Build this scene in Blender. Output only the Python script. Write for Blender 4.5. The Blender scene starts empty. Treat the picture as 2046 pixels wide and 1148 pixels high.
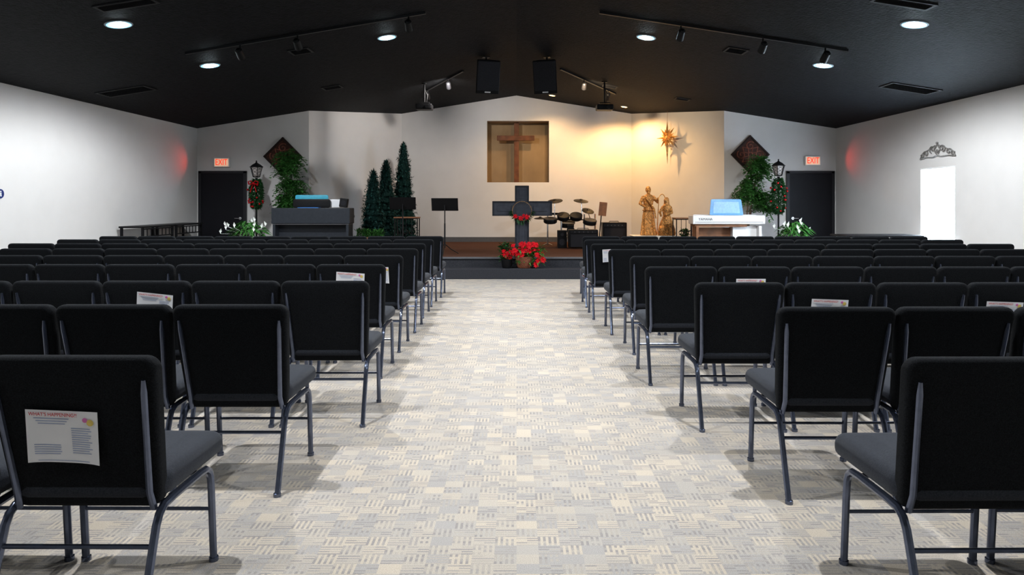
import bpy, math, random
from math import sin, cos, pi, radians, sqrt
from mathutils import Vector, Matrix, Euler
random.seed(7)
R = random.random
def U(a,b): return a+(b-a)*R()
scene = bpy.context.scene
COL = scene.collection

# ------------------------------------------------------------ materials
def mat(name, col, rough=0.6, metal=0.0, var=0.12, scale=25.0, bump=0.0, bscale=None, emis=0.0, ecol=None, sheen=0.0, spec=0.5, trans=0.0):
    m = bpy.data.materials.new(name); m.use_nodes = True
    nt = m.node_tree; N = nt.nodes; L = nt.links
    b = N['Principled BSDF']
    tc = N.new('ShaderNodeTexCoord')
    nz = N.new('ShaderNodeTexNoise'); nz.inputs['Scale'].default_value = scale; nz.inputs['Detail'].default_value = 3
    L.new(tc.outputs['Object'], nz.inputs['Vector'])
    cr = N.new('ShaderNodeValToRGB')
    cr.color_ramp.elements[0].position = 0.3; cr.color_ramp.elements[1].position = 0.7
    cr.color_ramp.elements[0].color = tuple(max(0, c*(1-var)) for c in col[:3])+(1,)
    cr.color_ramp.elements[1].color = tuple(min(1, c*(1+var)) for c in col[:3])+(1,)
    L.new(nz.outputs['Fac'], cr.inputs['Fac']); L.new(cr.outputs['Color'], b.inputs['Base Color'])
    b.inputs['Roughness'].default_value = rough; b.inputs['Metallic'].default_value = metal
    b.inputs['Specular IOR Level'].default_value = spec
    if sheen:
        b.inputs['Sheen Weight'].default_value = sheen; b.inputs['Sheen Roughness'].default_value = 0.4
    if emis:
        b.inputs['Emission Color'].default_value = tuple((ecol or col)[:3])+(1,); b.inputs['Emission Strength'].default_value = emis
    if bump:
        n2 = N.new('ShaderNodeTexNoise'); n2.inputs['Scale'].default_value = bscale or scale*4; n2.inputs['Detail'].default_value = 4
        L.new(tc.outputs['Object'], n2.inputs['Vector'])
        bp = N.new('ShaderNodeBump'); bp.inputs['Strength'].default_value = bump; bp.inputs['Distance'].default_value = 0.01
        L.new(n2.outputs['Fac'], bp.inputs['Height']); L.new(bp.outputs['Normal'], b.inputs['Normal'])
    return m

M_wall = mat('wall_paint', (0.63,0.615,0.605), 0.85, var=0.02, scale=3, bump=0.12, bscale=120)
M_ceil = mat('black_textured_ceiling', (0.007,0.0075,0.009), 0.7, var=0.5, scale=14, bump=1.0, bscale=34, spec=0.08)
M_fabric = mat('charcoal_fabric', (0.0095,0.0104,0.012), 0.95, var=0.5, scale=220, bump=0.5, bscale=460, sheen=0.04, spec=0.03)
M_seat_lit = mat('charcoal_fabric_lit', (0.026,0.029,0.037), 0.95, var=0.35, scale=260, bump=0.4, bscale=520, sheen=0.12, spec=0.08)  # same fabric as the backs, lightened: light on seat tops put into colour
M_frame = mat('gunmetal_tube', (0.12,0.14,0.20), 0.20, metal=0.85, var=0.1, scale=40)
M_black = mat('black_plastic', (0.005,0.005,0.006), 0.45, var=0.15, scale=40, spec=.15)
M_blackmetal = mat('black_metal', (0.014,0.014,0.016), 0.4, metal=0.4, var=0.15, spec=.3)
M_chrome = mat('chrome', (0.6,0.6,0.62), 0.2, metal=1.0, var=0.05)
M_grille = mat('speaker_grille_cloth', (0.022,0.022,0.026), 0.8, var=0.5, scale=200, bump=0.4, bscale=400, spec=.1)
M_door = mat('charcoal_door_paint', (0.009,0.009,0.012), 0.5, var=0.08, scale=5, spec=.12)
M_doorframe = mat('door_frame_paint', (0.018,0.018,0.022), 0.45, var=0.08, spec=.2)
M_base = mat('grey_baseboard', (0.07,0.07,0.075), 0.6, var=0.1)
M_stage = mat('brown_stage_carpet', (0.075,0.036,0.025), 0.95, var=0.4, scale=120, bump=0.3, bscale=300, spec=.05)
M_step = mat('charcoal_step_carpet', (0.034,0.035,0.041), 0.95, var=0.35, scale=90, bump=0.3, bscale=300, spec=.05)
M_nose = mat('step_nosing', (0.10,0.10,0.11), 0.7, var=0.1)
M_white = mat('white_plastic', (0.8,0.8,0.8), 0.4, var=0.03)
M_paper = mat('white_paper', (0.82,0.82,0.85), 0.8, var=0.03, scale=10)
M_red = mat('poinsettia_red', (0.48,0.003,0.010), 0.55, var=0.5, scale=30, spec=.15)
M_redprint = mat('red_print', (0.55,0.01,0.01), 0.8)
M_blueprint = mat('blue_grey_print', (0.30,0.36,0.55), 0.8)
M_yprint = mat('yellow_print', (0.8,0.6,0.15), 0.8)
M_pinkprint = mat('pink_print', (0.75,0.2,0.5), 0.8)
M_leaf = mat('green_leaf', (0.040,0.15,0.028), 0.5, var=0.6, scale=12, spec=.25)
M_leafdark = mat('dark_green_leaf', (0.014,0.07,0.018), 0.5, var=0.6, scale=12, spec=.25)
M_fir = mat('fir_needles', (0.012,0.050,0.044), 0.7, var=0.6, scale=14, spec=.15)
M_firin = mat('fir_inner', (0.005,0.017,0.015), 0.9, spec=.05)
M_trunk = mat('brown_bark', (0.10,0.06,0.035), 0.85, var=0.4, scale=20, bump=0.4)
M_wood = mat('medium_wood', (0.20,0.08,0.03), 0.5, var=0.3, scale=8)
M_redwood = mat('red_stained_wood', (0.115,0.040,0.015), 0.5, var=0.35, scale=6, spec=.2)
M_gold = mat('gold_woven', (0.55,0.25,0.065), 0.5, metal=0.3, var=0.75, scale=38, bump=1.0, bscale=60)
M_goldm = mat('gold_metal', (0.66,0.38,0.13), 0.4, metal=0.5, var=0.45, scale=12)
M_twig = mat('gold_brown_twig', (0.24,0.13,0.05), 0.6, metal=0.2, var=0.5, scale=60)
M_cloth = mat('white_cloth', (0.75,0.72,0.66), 0.9, var=0.06, scale=8)
M_crossgrey = mat('slate_painted_wood', (0.034,0.037,0.048), 0.55, var=0.2, scale=12, spec=.2)
M_crossedge = mat('dark_slate_moulding', (0.016,0.018,0.024), 0.5, var=0.2, scale=12, spec=.2)
M_teal = mat('teal_cover', (0.02,0.33,0.47), 0.5, var=0.08)
M_blue = mat('light_blue_plastic', (0.13,0.33,0.62), 0.4, var=0.06)
M_piano = mat('dark_grey_piano', (0.024,0.028,0.036), 0.4, var=0.1, spec=.2)
M_basket = mat('woven_basket', (0.16,0.045,0.018), 0.7, var=0.5, scale=50, bump=0.8, bscale=90)
M_plaque = mat('bronze_relief', (0.20,0.060,0.035), 0.5, metal=0.2, var=0.5, scale=22, bump=0.9, bscale=30)
M_plaqueedge = mat('dark_bronze_edge', (0.020,0.010,0.008), 0.5, var=0.3, spec=.2)
M_plaquefield = mat('bronze_field', (0.055,0.020,0.013), 0.6, var=0.4, scale=18, bump=0.5, bscale=40, spec=.2)
M_iron = mat('grey_wrought_iron', (0.22,0.21,0.20), 0.5, metal=0.3, var=0.2)
M_lglass = mat('lantern_mesh_glass', (0.42,0.38,0.36), 0.4, var=0.25, scale=40)
M_lens = mat('cool_lamp_lens', (1,1,1), 0.4, emis=60, ecol=(0.75,0.93,1.0))
M_halo = mat('cool_lamp_halo', (0.5,0.8,1), 0.3, emis=1.0, ecol=(0.22,0.62,1.0))  # emissive colour standing in for the cyan halo around each lamp
M_warmlens = mat('warm_lamp_lens', (1,0.8,0.5), 0.4, emis=14, ecol=(1.0,0.5,0.16))
M_window = mat('daylit_blind', (0.9,0.95,1.0), 0.6, emis=20.0, ecol=(0.74,0.87,1.0), var=0.02)
M_exitface = mat('exit_sign_face', (0.7,0.5,0.4), 0.5, emis=0.42, ecol=(1.0,0.58,0.36))
M_exitred = mat('exit_letters', (0.6,0.02,0.005), 0.5, emis=0.75, ecol=(1.0,0.03,0.001), spec=.1)
M_signblue = mat('blue_sign', (0.006,0.02,0.12), 0.4)
M_trimring = mat('lamp_trim', (0.25,0.3,0.34), 0.4)
M_balls = mat('red_baubles', (0.5,0.01,0.015), 0.2, metal=0.5)
M_lily = mat('white_spathe', (0.85,0.88,0.85), 0.5, var=0.04)
M_vent = mat('black_vent', (0.014,0.014,0.016), 0.6, spec=.2)

def niche_panel():
    m = bpy.data.materials.new('niche_stained_panel'); m.use_nodes=True
    nt=m.node_tree;N=nt.nodes;L=nt.links;b=N['Principled BSDF']
    tc=N.new('ShaderNodeTexCoord')
    mp=N.new('ShaderNodeMapping'); mp.inputs['Scale'].default_value=(1.3,1.3,.8)
    L.new(tc.outputs['Object'],mp.inputs['Vector'])
    nz=N.new('ShaderNodeTexNoise'); nz.inputs['Scale'].default_value=1.3; nz.inputs['Detail'].default_value=5; nz.inputs['Roughness'].default_value=.5
    L.new(mp.outputs[0],nz.inputs['Vector'])
    cr=N.new('ShaderNodeValToRGB'); E=cr.color_ramp.elements
    E[0].position=.25; E[0].color=(.20,.130,.065,1); E[1].position=.75; E[1].color=(.36,.245,.125,1)
    L.new(nz.outputs['Fac'],cr.inputs['Fac']); L.new(cr.outputs['Color'],b.inputs['Base Color']); b.inputs['Roughness'].default_value=.7
    return m
M_niche = niche_panel()

def carpet():
    m = bpy.data.materials.new('patterned_carpet'); m.use_nodes=True
    nt=m.node_tree;N=nt.nodes;L=nt.links;b=N['Principled BSDF']
    b.inputs['Roughness'].default_value=.95; b.inputs['Specular IOR Level'].default_value=.1
    tc=N.new('ShaderNodeTexCoord'); sp=N.new('ShaderNodeSeparateXYZ'); L.new(tc.outputs['Object'],sp.inputs[0])
    def ma(op,a,bb=None,c=None):
        n=N.new('ShaderNodeMath'); n.operation=op
        for i,v in enumerate((a,bb,c)):
            if v is None: continue
            if isinstance(v,(int,float)): n.inputs[i].default_value=v
            else: L.new(v,n.inputs[i])
        return n.outputs[0]
    X=sp.outputs[0]; Y=sp.outputs[1]
    cx=ma('FLOOR',ma('DIVIDE',X,0.084)); cy=ma('FLOOR',ma('DIVIDE',Y,0.068))
    def wn(a,c,off):
        cb=N.new('ShaderNodeCombineXYZ'); L.new(a,cb.inputs[0]); L.new(c,cb.inputs[1]); cb.inputs[2].default_value=off
        w=N.new('ShaderNodeTexWhiteNoise'); w.noise_dimensions='3D'; L.new(cb.outputs[0],w.inputs['Vector']); return w.outputs['Value']
    r1=wn(cx,cy,0.3); r2=wn(cx,cy,5.3)
    sh=ma('LESS_THAN',ma('FRACT',ma('DIVIDE',Y,0.017)),0.5)
    sv=ma('LESS_THAN',ma('FRACT',ma('DIVIDE',X,0.021)),0.5)
    chk=ma('MODULO',ma('ABSOLUTE',ma('ADD',cx,cy)),2.0)
    sel=ma('GREATER_THAN',chk,0.5)
    st=ma('ADD',ma('MULTIPLY',sh,sel),ma('MULTIPLY',sv,ma('SUBTRACT',1.0,sel)))
    dx=ma('FLOOR',ma('DIVIDE',X,0.042)); dy=ma('FLOOR',ma('DIVIDE',Y,0.017))
    r3=wn(dx,dy,9.1)
    on=ma('MULTIPLY',ma('GREATER_THAN',r3,0.08),ma('GREATER_THAN',r2,0.10))
    st=ma('MULTIPLY',st,on)
    cr=N.new('ShaderNodeValToRGB'); cr.color_ramp.interpolation='CONSTANT'
    E=cr.color_ramp.elements; E[0].position=0; E[0].color=(.455,.395,.325,1); E[1].position=.30; E[1].color=(.415,.370,.318,1)
    e=E.new(.55); e.color=(.375,.345,.312,1); e=E.new(.78); e.color=(.335,.315,.298,1)
    L.new(r1,cr.inputs['Fac'])
    cr2=N.new('ShaderNodeValToRGB'); cr2.color_ramp.interpolation='CONSTANT'
    E=cr2.color_ramp.elements; E[0].position=0; E[0].color=(.265,.247,.236,1); E[1].position=.30; E[1].color=(.315,.290,.268,1)
    e=E.new(.62); e.color=(.365,.330,.290,1)
    L.new(r3,cr2.inputs['Fac'])
    mx=N.new('ShaderNodeMix'); mx.data_type='RGBA'; L.new(st,mx.inputs[0]); L.new(cr.outputs[0],mx.inputs[6]); L.new(cr2.outputs[0],mx.inputs[7])
    nz=N.new('ShaderNodeTexNoise'); nz.inputs['Scale'].default_value=260; L.new(tc.outputs['Object'],nz.inputs['Vector'])
    mr=N.new('ShaderNodeMapRange'); mr.inputs[1].default_value=.3; mr.inputs[2].default_value=.7; mr.inputs[3].default_value=.80; mr.inputs[4].default_value=1.17
    L.new(nz.outputs['Fac'],mr.inputs[0])
    m2=N.new('ShaderNodeMix'); m2.data_type='RGBA'; m2.blend_type='MULTIPLY'; m2.inputs[0].default_value=1
    L.new(mx.outputs[2],m2.inputs[6]); L.new(mr.outputs[0],m2.inputs[7]); L.new(m2.outputs[2],b.inputs['Base Color'])
    bp=N.new('ShaderNodeBump'); bp.inputs['Strength'].default_value=.4; bp.inputs['Distance'].default_value=.004
    L.new(nz.outputs['Fac'],bp.inputs['Height']); L.new(bp.outputs[0],b.inputs['Normal'])
    return m
M_carpet = carpet()

# ------------------------------------------------------------ mesh builder
def frame_of(d):
    d=Vector(d).normalized(); a=Vector((0,0,1)) if abs(d.z)<.9 else Vector((1,0,0))
    u=d.cross(a).normalized(); v=d.cross(u).normalized(); return u,v
class MB:
    def __init__(s): s.v=[]; s.f=[]
    def add(s,vs,fs,M=None):
        o=len(s.v)
        for v in vs:
            s.v.append(tuple(M@Vector(v)) if M is not None else tuple(v))
        s.f += [tuple(i+o for i in f) for f in fs]; return s
    def box(s,c,size,M=None):
        x,y,z=[a/2 for a in size]; c=Vector(c)
        vs=[c+Vector(p) for p in ((-x,-y,-z),(x,-y,-z),(x,y,-z),(-x,y,-z),(-x,-y,z),(x,-y,z),(x,y,z),(-x,y,z))]
        return s.add(vs,[(0,3,2,1),(4,5,6,7),(0,1,5,4),(1,2,6,5),(2,3,7,6),(3,0,4,7)],M)
    def prism(s,pts,z0,z1):
        n=len(pts); f0=z0 if callable(z0) else (lambda x:z0); f1=z1 if callable(z1) else (lambda x:z1)
        vs=[(x,y,f0(x)) for x,y in pts]+[(x,y,f1(x)) for x,y in pts]
        fs=[tuple(range(n))[::-1],tuple(range(n,2*n))]+[(i,(i+1)%n,(i+1)%n+n,i+n) for i in range(n)]
        return s.add(vs,fs)
    def cyl(s,p0,p1,r0,r1=None,n=14,M=None):
        r1=r0 if r1 is None else r1; p0=Vector(p0);p1=Vector(p1); u,v=frame_of(p1-p0)
        vs=[p0+u*r0*cos(2*pi*i/n)+v*r0*sin(2*pi*i/n) for i in range(n)]+[p1+u*r1*cos(2*pi*i/n)+v*r1*sin(2*pi*i/n) for i in range(n)]
        fs=[tuple(range(n)),tuple(range(2*n-1,n-1,-1))]+[(i,i+n,(i+1)%n+n,(i+1)%n) for i in range(n)]
        return s.add(vs,fs,M)
    def tube(s,path,r,n=8,M=None,sq=1.0):
        P=[Vector(p) for p in path]; m=len(P); rr=r if hasattr(r,'__len__') else [r]*m
        vs=[];fs=[]; u=None
        for i,p in enumerate(P):
            t=P[min(i+1,m-1)]-P[max(i-1,0)]
            t.normalize()
            if u is None: u,_=frame_of(t)
            u=(u-t*u.dot(t)); u.normalize() if u.length>1e-6 else None
            w=t.cross(u)
            for k in range(n): a=2*pi*k/n; vs.append(p+u*rr[i]*cos(a)+w*rr[i]*sin(a)*sq)
        for i in range(m-1):
            j=i+1
            for k in range(n): l=(k+1)%n; fs.append((i*n+k,i*n+l,j*n+l,j*n+k))
        fs+= [tuple(range(n))[::-1],tuple(range((m-1)*n,m*n))]
        return s.add(vs,fs,M)
    def torus(s,c,R_,r,n=48,k=8,wob=0):
        c=Vector(c); vs=[];fs=[]
        for i in range(n):
            a=2*pi*i/n; RR=R_+wob*sin(a*11)+wob*.6*sin(a*23+1)
            for j in range(k):
                b=2*pi*j/k; q=RR+r*cos(b); vs.append(c+Vector((q*cos(a),r*sin(b),q*sin(a))))
        for i in range(n):
            i2=(i+1)%n
            for j in range(k): l=(j+1)%k; fs.append((i*k+j,i*k+l,i2*k+l,i2*k+j))
        return s.add(vs,fs)
    def sph(s,c,r,n=12,M=None):
        r=(r,r,r) if not hasattr(r,'__len__') else r; c=Vector(c); vs=[];fs=[];h=n//2+1
        vs.append(c+Vector((0,0,r[2])))
        for i in range(1,h):
            a=pi*i/h
            for k in range(n): b=2*pi*k/n; vs.append(c+Vector((r[0]*sin(a)*cos(b),r[1]*sin(a)*sin(b),r[2]*cos(a))))
        vs.append(c-Vector((0,0,r[2]))); L=len(vs)-1
        for k in range(n):
            l=(k+1)%n; fs.append((0,1+k,1+l)); fs.append((L,L-n+l,L-n+k))
        for i in range(h-2):
            for k in range(n): l=(k+1)%n; a=1+i*n; fs.append((a+k,a+n+k,a+n+l,a+l))
        return s.add(vs,fs,M)
    def lathe(s,prof,c=(0,0,0),n=24,M=None,rip=None):
        c=Vector(c);vs=[];fs=[]
        for j,(r,z) in enumerate(prof):
            for k in range(n):
                a=2*pi*k/n; q=r*(rip(a,z) if rip else 1); vs.append(c+Vector((q*cos(a),q*sin(a),z)))
        m=len(prof)
        for j in range(m-1):
            for k in range(n): l=(k+1)%n; fs.append((j*n+k,j*n+l,(j+1)*n+l,(j+1)*n+k))
        fs+= [tuple(range(n))[::-1],tuple(range((m-1)*n,m*n))]
        return s.add(vs,fs,M)
    def leaf(s,b,d,L,w,droop=.15):
        b=Vector(b); d=Vector(d).normalized(); u=d.cross(Vector((0,0,1)))
        if u.length<.1: u=Vector((1,0,0))
        u.normalize(); m=b+d*L*.45+Vector((0,0,L*.05)); t=b+d*L-Vector((0,0,L*droop))
        return s.add([b,m+u*w/2,t,m-u*w/2],[(0,1,2),(0,2,3)])
    def rslab(s,w,h,t,rc,re,fn,seg=5,pseg=4,bulge=.004):
        def ring(ins,sc=1):
            out=[]; r=max(rc-ins,.001)
            for (sx,sz,a0) in ((1,1,0),(-1,1,90),(-1,-1,180),(1,-1,270)):
                for k in range(seg+1):
                    a=radians(a0+90*k/seg); out.append(((sx*(w/2-rc)+r*cos(a))*sc,(sz*(h/2-rc)+r*sin(a))*sc))
            return out
        rings=[]
        for k in range(pseg+1):
            a=-90+90*k/pseg; rings.append((ring(re*(1-cos(radians(a)))),-(t/2-re)+re*sin(radians(a))))
        for k in range(pseg+1):
            a=90*k/pseg; rings.append((ring(re*(1-cos(radians(a)))),(t/2-re)+re*sin(radians(a))))
        rings.insert(0,(ring(re,.7),-t/2-bulge)); rings.append((ring(re,.7),t/2+bulge))
        vs=[];n=len(rings[0][0])
        for pts,y in rings:
            for x,z in pts: vs.append(fn(x,y,z))
        fs=[]
        for j in range(len(rings)-1):
            for k in range(n): l=(k+1)%n; fs.append((j*n+k,(j+1)*n+k,(j+1)*n+l,j*n+l))
        fs+= [tuple(range(n)),tuple(range((len(rings)-1)*n,len(rings)*n))[::-1]]
        return s.add(vs,fs)
    def obj(s,name,m,parent=None,smooth=True,bevel=0,loc=None,ang=38):
        me=bpy.data.meshes.new(name); me.from_pydata(s.v,[],s.f); me.update()
        import bmesh
        bm=bmesh.new(); bm.from_mesh(me); bmesh.ops.recalc_face_normals(bm,faces=bm.faces); bm.to_mesh(me); bm.free()
        if smooth:
            me.polygons.foreach_set('use_smooth',[True]*len(me.polygons))
            me.set_sharp_from_angle(angle=radians(ang))
        me.materials.append(m)
        o=bpy.data.objects.new(name,me); COL.objects.link(o)
        if parent is not None: o.parent=parent
        if loc is not None: o.location=loc
        if bevel:
            b=o.modifiers.new('bevel','BEVEL'); b.width=bevel; b.segments=2; b.limit_method='ANGLE'
        return o
def tag(o,label,cat,group=None):
    o['label']=label; o['category']=cat
    if group: o['group']=group
    return o
def thing(name,label,cat,loc=(0,0,0),rz=0,group=None):
    e=bpy.data.objects.new(name,None); e.empty_display_size=.1; COL.objects.link(e)
    e.location=loc; e.rotation_euler=(0,0,rz); return tag(e,label,cat,group)
def struct(o): o['kind']='structure'; return o
def dup(thing_obj,loc,rz=None):
    c=thing_obj.copy(); COL.objects.link(c); c.location=loc
    if rz is not None: c.rotation_euler=(0,0,rz)
    for ch in [x for x in thing_obj.children]:
        k=ch.copy(); k.parent=c; COL.objects.link(k)
    return c
def text(name,body,size,m,parent,loc,rot=(radians(90),0,0),ext=.002,align='CENTER',sx=1.0):
    cu=bpy.data.curves.new(name,'FONT'); cu.body=body; cu.size=size; cu.extrude=ext; cu.align_x=align; cu.align_y='CENTER'
    t=bpy.data.objects.new(name+'_tmp',cu); COL.objects.link(t)
    dg=bpy.context.evaluated_depsgraph_get(); me=bpy.data.meshes.new_from_object(t.evaluated_get(dg))
    bpy.data.objects.remove(t); me.materials.clear(); me.materials.append(m)
    o=bpy.data.objects.new(name,me); COL.objects.link(o); o.parent=parent; o.location=loc; o.rotation_euler=rot; o.scale=(sx,1,1)
    return o

zc=lambda x: 4.0-.158*abs(x)
WX=6.83
# ------------------------------------------------------------ room shell
struct(MB().box((0,7.05,-.05),(13.9,20.5,.1)).obj('floor',M_carpet,smooth=False))
mb=MB(); mb.prism([(-7.0,-3.2),(0,-3.2),(0,17.3),(-7.0,17.3)],lambda x:zc(x),lambda x:zc(x)+.12)
mb.prism([(0,-3.2),(7.0,-3.2),(7.0,17.3),(0,17.3)],lambda x:zc(x),lambda x:zc(x)+.12)
struct(mb.obj('ceiling',M_ceil,smooth=False))
mb=MB(); mb.prism([(-WX-.15,-3),(-WX,-3),(-WX,14.6),(-WX-.15,14.6)],0,zc); struct(mb.obj('wall_left',M_wall,smooth=False))
wy0,wy1,wz0,wz1=10.62,11.55,.66,1.91
mb=MB()
for a,b,z0,z1 in ((-3,wy0,0,zc),(wy0,wy1,0,wz0),(wy0,wy1,wz1,zc),(wy1,14.6,0,zc)):
    mb.prism([(WX,a),(WX+.15,a),(WX+.15,b),(WX,b)],z0,z1)
struct(mb.obj('wall_right',M_wall,smooth=False))
mb=MB(); mb.prism([(-WX,-3.15),(0,-3.15),(0,-3),(-WX,-3)],0,zc); mb.prism([(0,-3.15),(WX,-3.15),(WX,-3),(0,-3)],0,zc)
struct(mb.obj('wall_rear',M_wall,smooth=False))
nx0,nx1,nz0,nz1=-.735,.81,1.84,3.37
mb=MB()
for a,b,z0,z1 in ((-2.86,nx0,0,zc),(nx0,0,0,nz0),(0,nx1,0,nz0),(nx0,0,nz1,zc),(0,nx1,nz1,zc),(nx1,2.86,0,zc)):
    mb.prism([(a,17),(b,17),(b,17.15),(a,17.15)],z0,z1)
struct(mb.obj('wall_back',M_wall,smooth=False))
for s,nm in ((-1,'left'),(1,'right')):
    mb=MB(); mb.prism([(s*2.86,17),(s*4.44,14.6),(s*4.56,14.68),(s*2.98,17.08)],0,zc); struct(mb.obj('wall_stage_'+nm,M_wall,smooth=False))
    mb=MB(); mb.prism([(s*4.44,14.6),(s*WX,14.6),(s*WX,14.75),(s*4.56,14.75)],0,zc); struct(mb.obj('wall_door_'+nm,M_wall,smooth=False))
# niche
ND=.60
mb=MB(); cxn=(nx0+nx1)/2; wn_=nx1-nx0
mb.box((cxn,17+ND+.02,(nz0+nz1)/2),(wn_+.1,.04,nz1-nz0+.1))
struct(mb.obj('wall_niche_back',M_niche,smooth=False))
mb=MB(); yn=17.15+(ND-.15)/2; dn=ND-.15
mb.box((nx0-.02,yn,(nz0+nz1)/2),(.04,dn,nz1-nz0+.08)); mb.box((nx1+.02,yn,(nz0+nz1)/2),(.04,dn,nz1-nz0+.08))
mb.box((cxn,yn,nz1+.02),(wn_,dn,.04)); mb.box((cxn,yn,nz0-.02),(wn_,dn,.04))
struct(mb.obj('wall_niche_sides',M_niche,smooth=False))
# baseboards
struct(MB().box((0,16.985,.42),(5.68,.03,.12)).obj('baseboard_back',M_base,smooth=False))
for s,nm in ((-1,'left'),(1,'right')):
    mb=MB(); mb.prism([(s*2.86,16.98),(s*4.42,14.61),(s*4.39,14.59),(s*2.83,16.96)],.36,.48); struct(mb.obj('baseboard_stage_'+nm,M_base,smooth=False))
    struct(MB().box((s*(WX-.012),5.8,.05),(.02,17.4,.1)).obj('baseboard_'+nm,M_base,smooth=False))
# doors
for i,s in ((1,-1),(2,1)):
    xc=s*6.27
    e=MB().box((xc,14.575,.985),(.9,.04,1.95)).obj('door_%d'%i,M_door,smooth=False,bevel=.003); struct(e)
    mb=MB(); mb.box((xc-.48,14.57,1.0),(.06,.06,2.0)); mb.box((xc+.48,14.57,1.0),(.06,.06,2.0)); mb.box((xc,14.57,1.985),(1.02,.06,.05))
    o=mb.obj('door_frame',M_doorframe,e,smooth=False)
    mb=MB(); hx=xc-s*.38; mb.cyl((hx,14.555,1.0),(hx,14.50,1.0),.012); mb.cyl((hx,14.505,1.0),(hx+s*.1,14.505,1.0),.010); mb.cyl((hx,14.556,1.0),(hx,14.548,1.0),.03)
    mb.obj('door_handle',M_chrome,e)
# window
w=bpy.data.objects.new('window_1',None); COL.objects.link(w); struct(w)
yc=(wy0+wy1)/2; hz=(wz0+wz1)/2
mb=MB(); nsl=26
mb.box((WX+.06,yc,hz),(.01,wy1-wy0,wz1-wz0))
for k in range(nsl):
    z=wz0+.03+(wz1-wz0-.06)*k/(nsl-1); mb.box((WX+.035,yc,z),(.03,wy1-wy0-.06,.006))
mb.obj('window_blind',M_window,w,smooth=False)
mb=MB()
for yy in (wy0+.012,wy1-.012): mb.box((WX+.02,yy,hz),(.04,.024,wz1-wz0))
for zz in (wz0+.012,wz1-.012): mb.box((WX+.02,yc,zz),(.04,wy1-wy0-.05,.024))
mb.box((WX-.04,yc,wz0-.01),(.10,wy1-wy0+.1,.025))
mb.obj('window_frame',M_white,w,smooth=False)

# ------------------------------------------------------------ stage
e=thing('stage','low carpeted stage with brown top and charcoal steps','stage',(0,0,0))
mb=MB(); mb.prism([(-5.6,12.25),(5.6,12.25),(5.6,14.59),(4.42,14.59),(2.85,16.98),(-2.85,16.98),(-4.42,14.59),(-5.6,14.59)],0.0,.345)
mb.obj('riser',M_step,e,smooth=False)
mb=MB(); mb.prism([(-5.6,12.25),(5.6,12.25),(5.6,14.58),(4.41,14.58),(2.84,16.97),(-2.84,16.97),(-4.41,14.58),(-5.6,14.58)],.345,.36)
mb.obj('carpet_top',M_stage,e,smooth=False)
MB().box((0,12.075,.09),(11.2,.35,.18)).obj('step',M_step,e,smooth=False,bevel=.01)
MB().box((0,12.24,.345),(11.2,.03,.032)).obj('nosing',M_nose,e,smooth=False)

# ------------------------------------------------------------ chairs
GP='rows of church chairs'
proto=thing('church_chair','charcoal upholstered stacking church chair with gunmetal tube legs','chair',(0,0,0),0,GP)
RC=.2
def backfn(x,y,z):
    Z=z+.61; t=(Z-.36)/.5
    w=1-.12*(1-t)
    return (x*w, .035+(.86-Z)*RC+y, Z)
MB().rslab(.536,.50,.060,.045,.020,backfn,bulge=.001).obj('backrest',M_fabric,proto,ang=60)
def seatfn(x,y,z):
    dep=z+.325; top=-y
    f=max(0,(dep-.47)/.1)
    return (x*(.97+.03*min(1,(dep-.1)/.3)), dep, .425+top-.02*f+ (dep-.1)*.02)
MB().rslab(.515,.47,.088,.07,.036,seatfn,bulge=.006).obj('seat',M_seat_lit,proto,ang=60)
LX=.238
for sx in (-1,1):
    x=sx*LX
    def arc(pts): return [(x,)+p for p in pts]
    fr=arc([(.475,.0),(.466,.12),(.455,.27),(.449,.318),(.437,.347),(.41,.364),(.36,.368),(.27,.368)])
    rr=arc([(-.03,0),(.01,.12),(.058,.27),(.074,.318),(.092,.347),(.12,.364),(.18,.368),(.27,.368)])
    mb=MB(); mb.tube(fr,.0135,8); mb.cyl((x,.475,0),(x,.475,.015),.017,n=10); mb.obj('leg',M_frame,proto)
    mb=MB(); mb.tube(rr,.0135,8); mb.cyl((x,-.03,0),(x,-.03,.015),.017,n=10); mb.obj('leg',M_frame,proto)
mb=MB()
for sx in (-1,1):
    xx=lambda z: sx*.234*(1-.12*(1-(z-.36)/.5))
    mb.tube([(sx*.215,.105,.36),(xx(.42),.089,.42),(xx(.60),.053,.60),(xx(.75),.023,.75),(xx(.79),.015,.79)],[.011,.011,.010,.010,.006],8)
mb.tube([(-LX,.055,.262),(LX,.055,.262)],.008,8); mb.tube([(-LX,.459,.2),(LX,.459,.2)],.007,8)
mb.tube([(-LX,.16,.36),(LX,.16,.36)],.009,8); mb.tube([(-LX,.40,.355),(LX,.40,.355)],.009,8)
mb.obj('frame',M_frame,proto)
LD=[2.07,3.13,4.08,5.2,6.1,7.0,7.9,8.75,9.6]; LE=[1.10,1.055,.885,1.0,1.015,1.01,1.05,1.06,1.03]
RD=[2.05,3.05,4.0,5.0,6.0,6.9,7.8,8.7,9.55]; RE=[1.18,1.176,1.05,.946,1.0,.93,.85,.86,.92]
first=True
for s,D,Ed in ((-1,LD,LE),(1,RD,RE)):
    for d,e0 in zip(D,Ed):
        for i in range(9):
            if e0+i*.54 > 1032/1364*(d+.5)+.55: break
            loc=(s*(e0+.268+i*.54),d+U(-.006,.006),0); rz=radians(U(-.5,.5))
            if first: proto.location=loc; proto.rotation_euler=(0,0,rz); first=False
            else: dup(proto,loc,rz)

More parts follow.
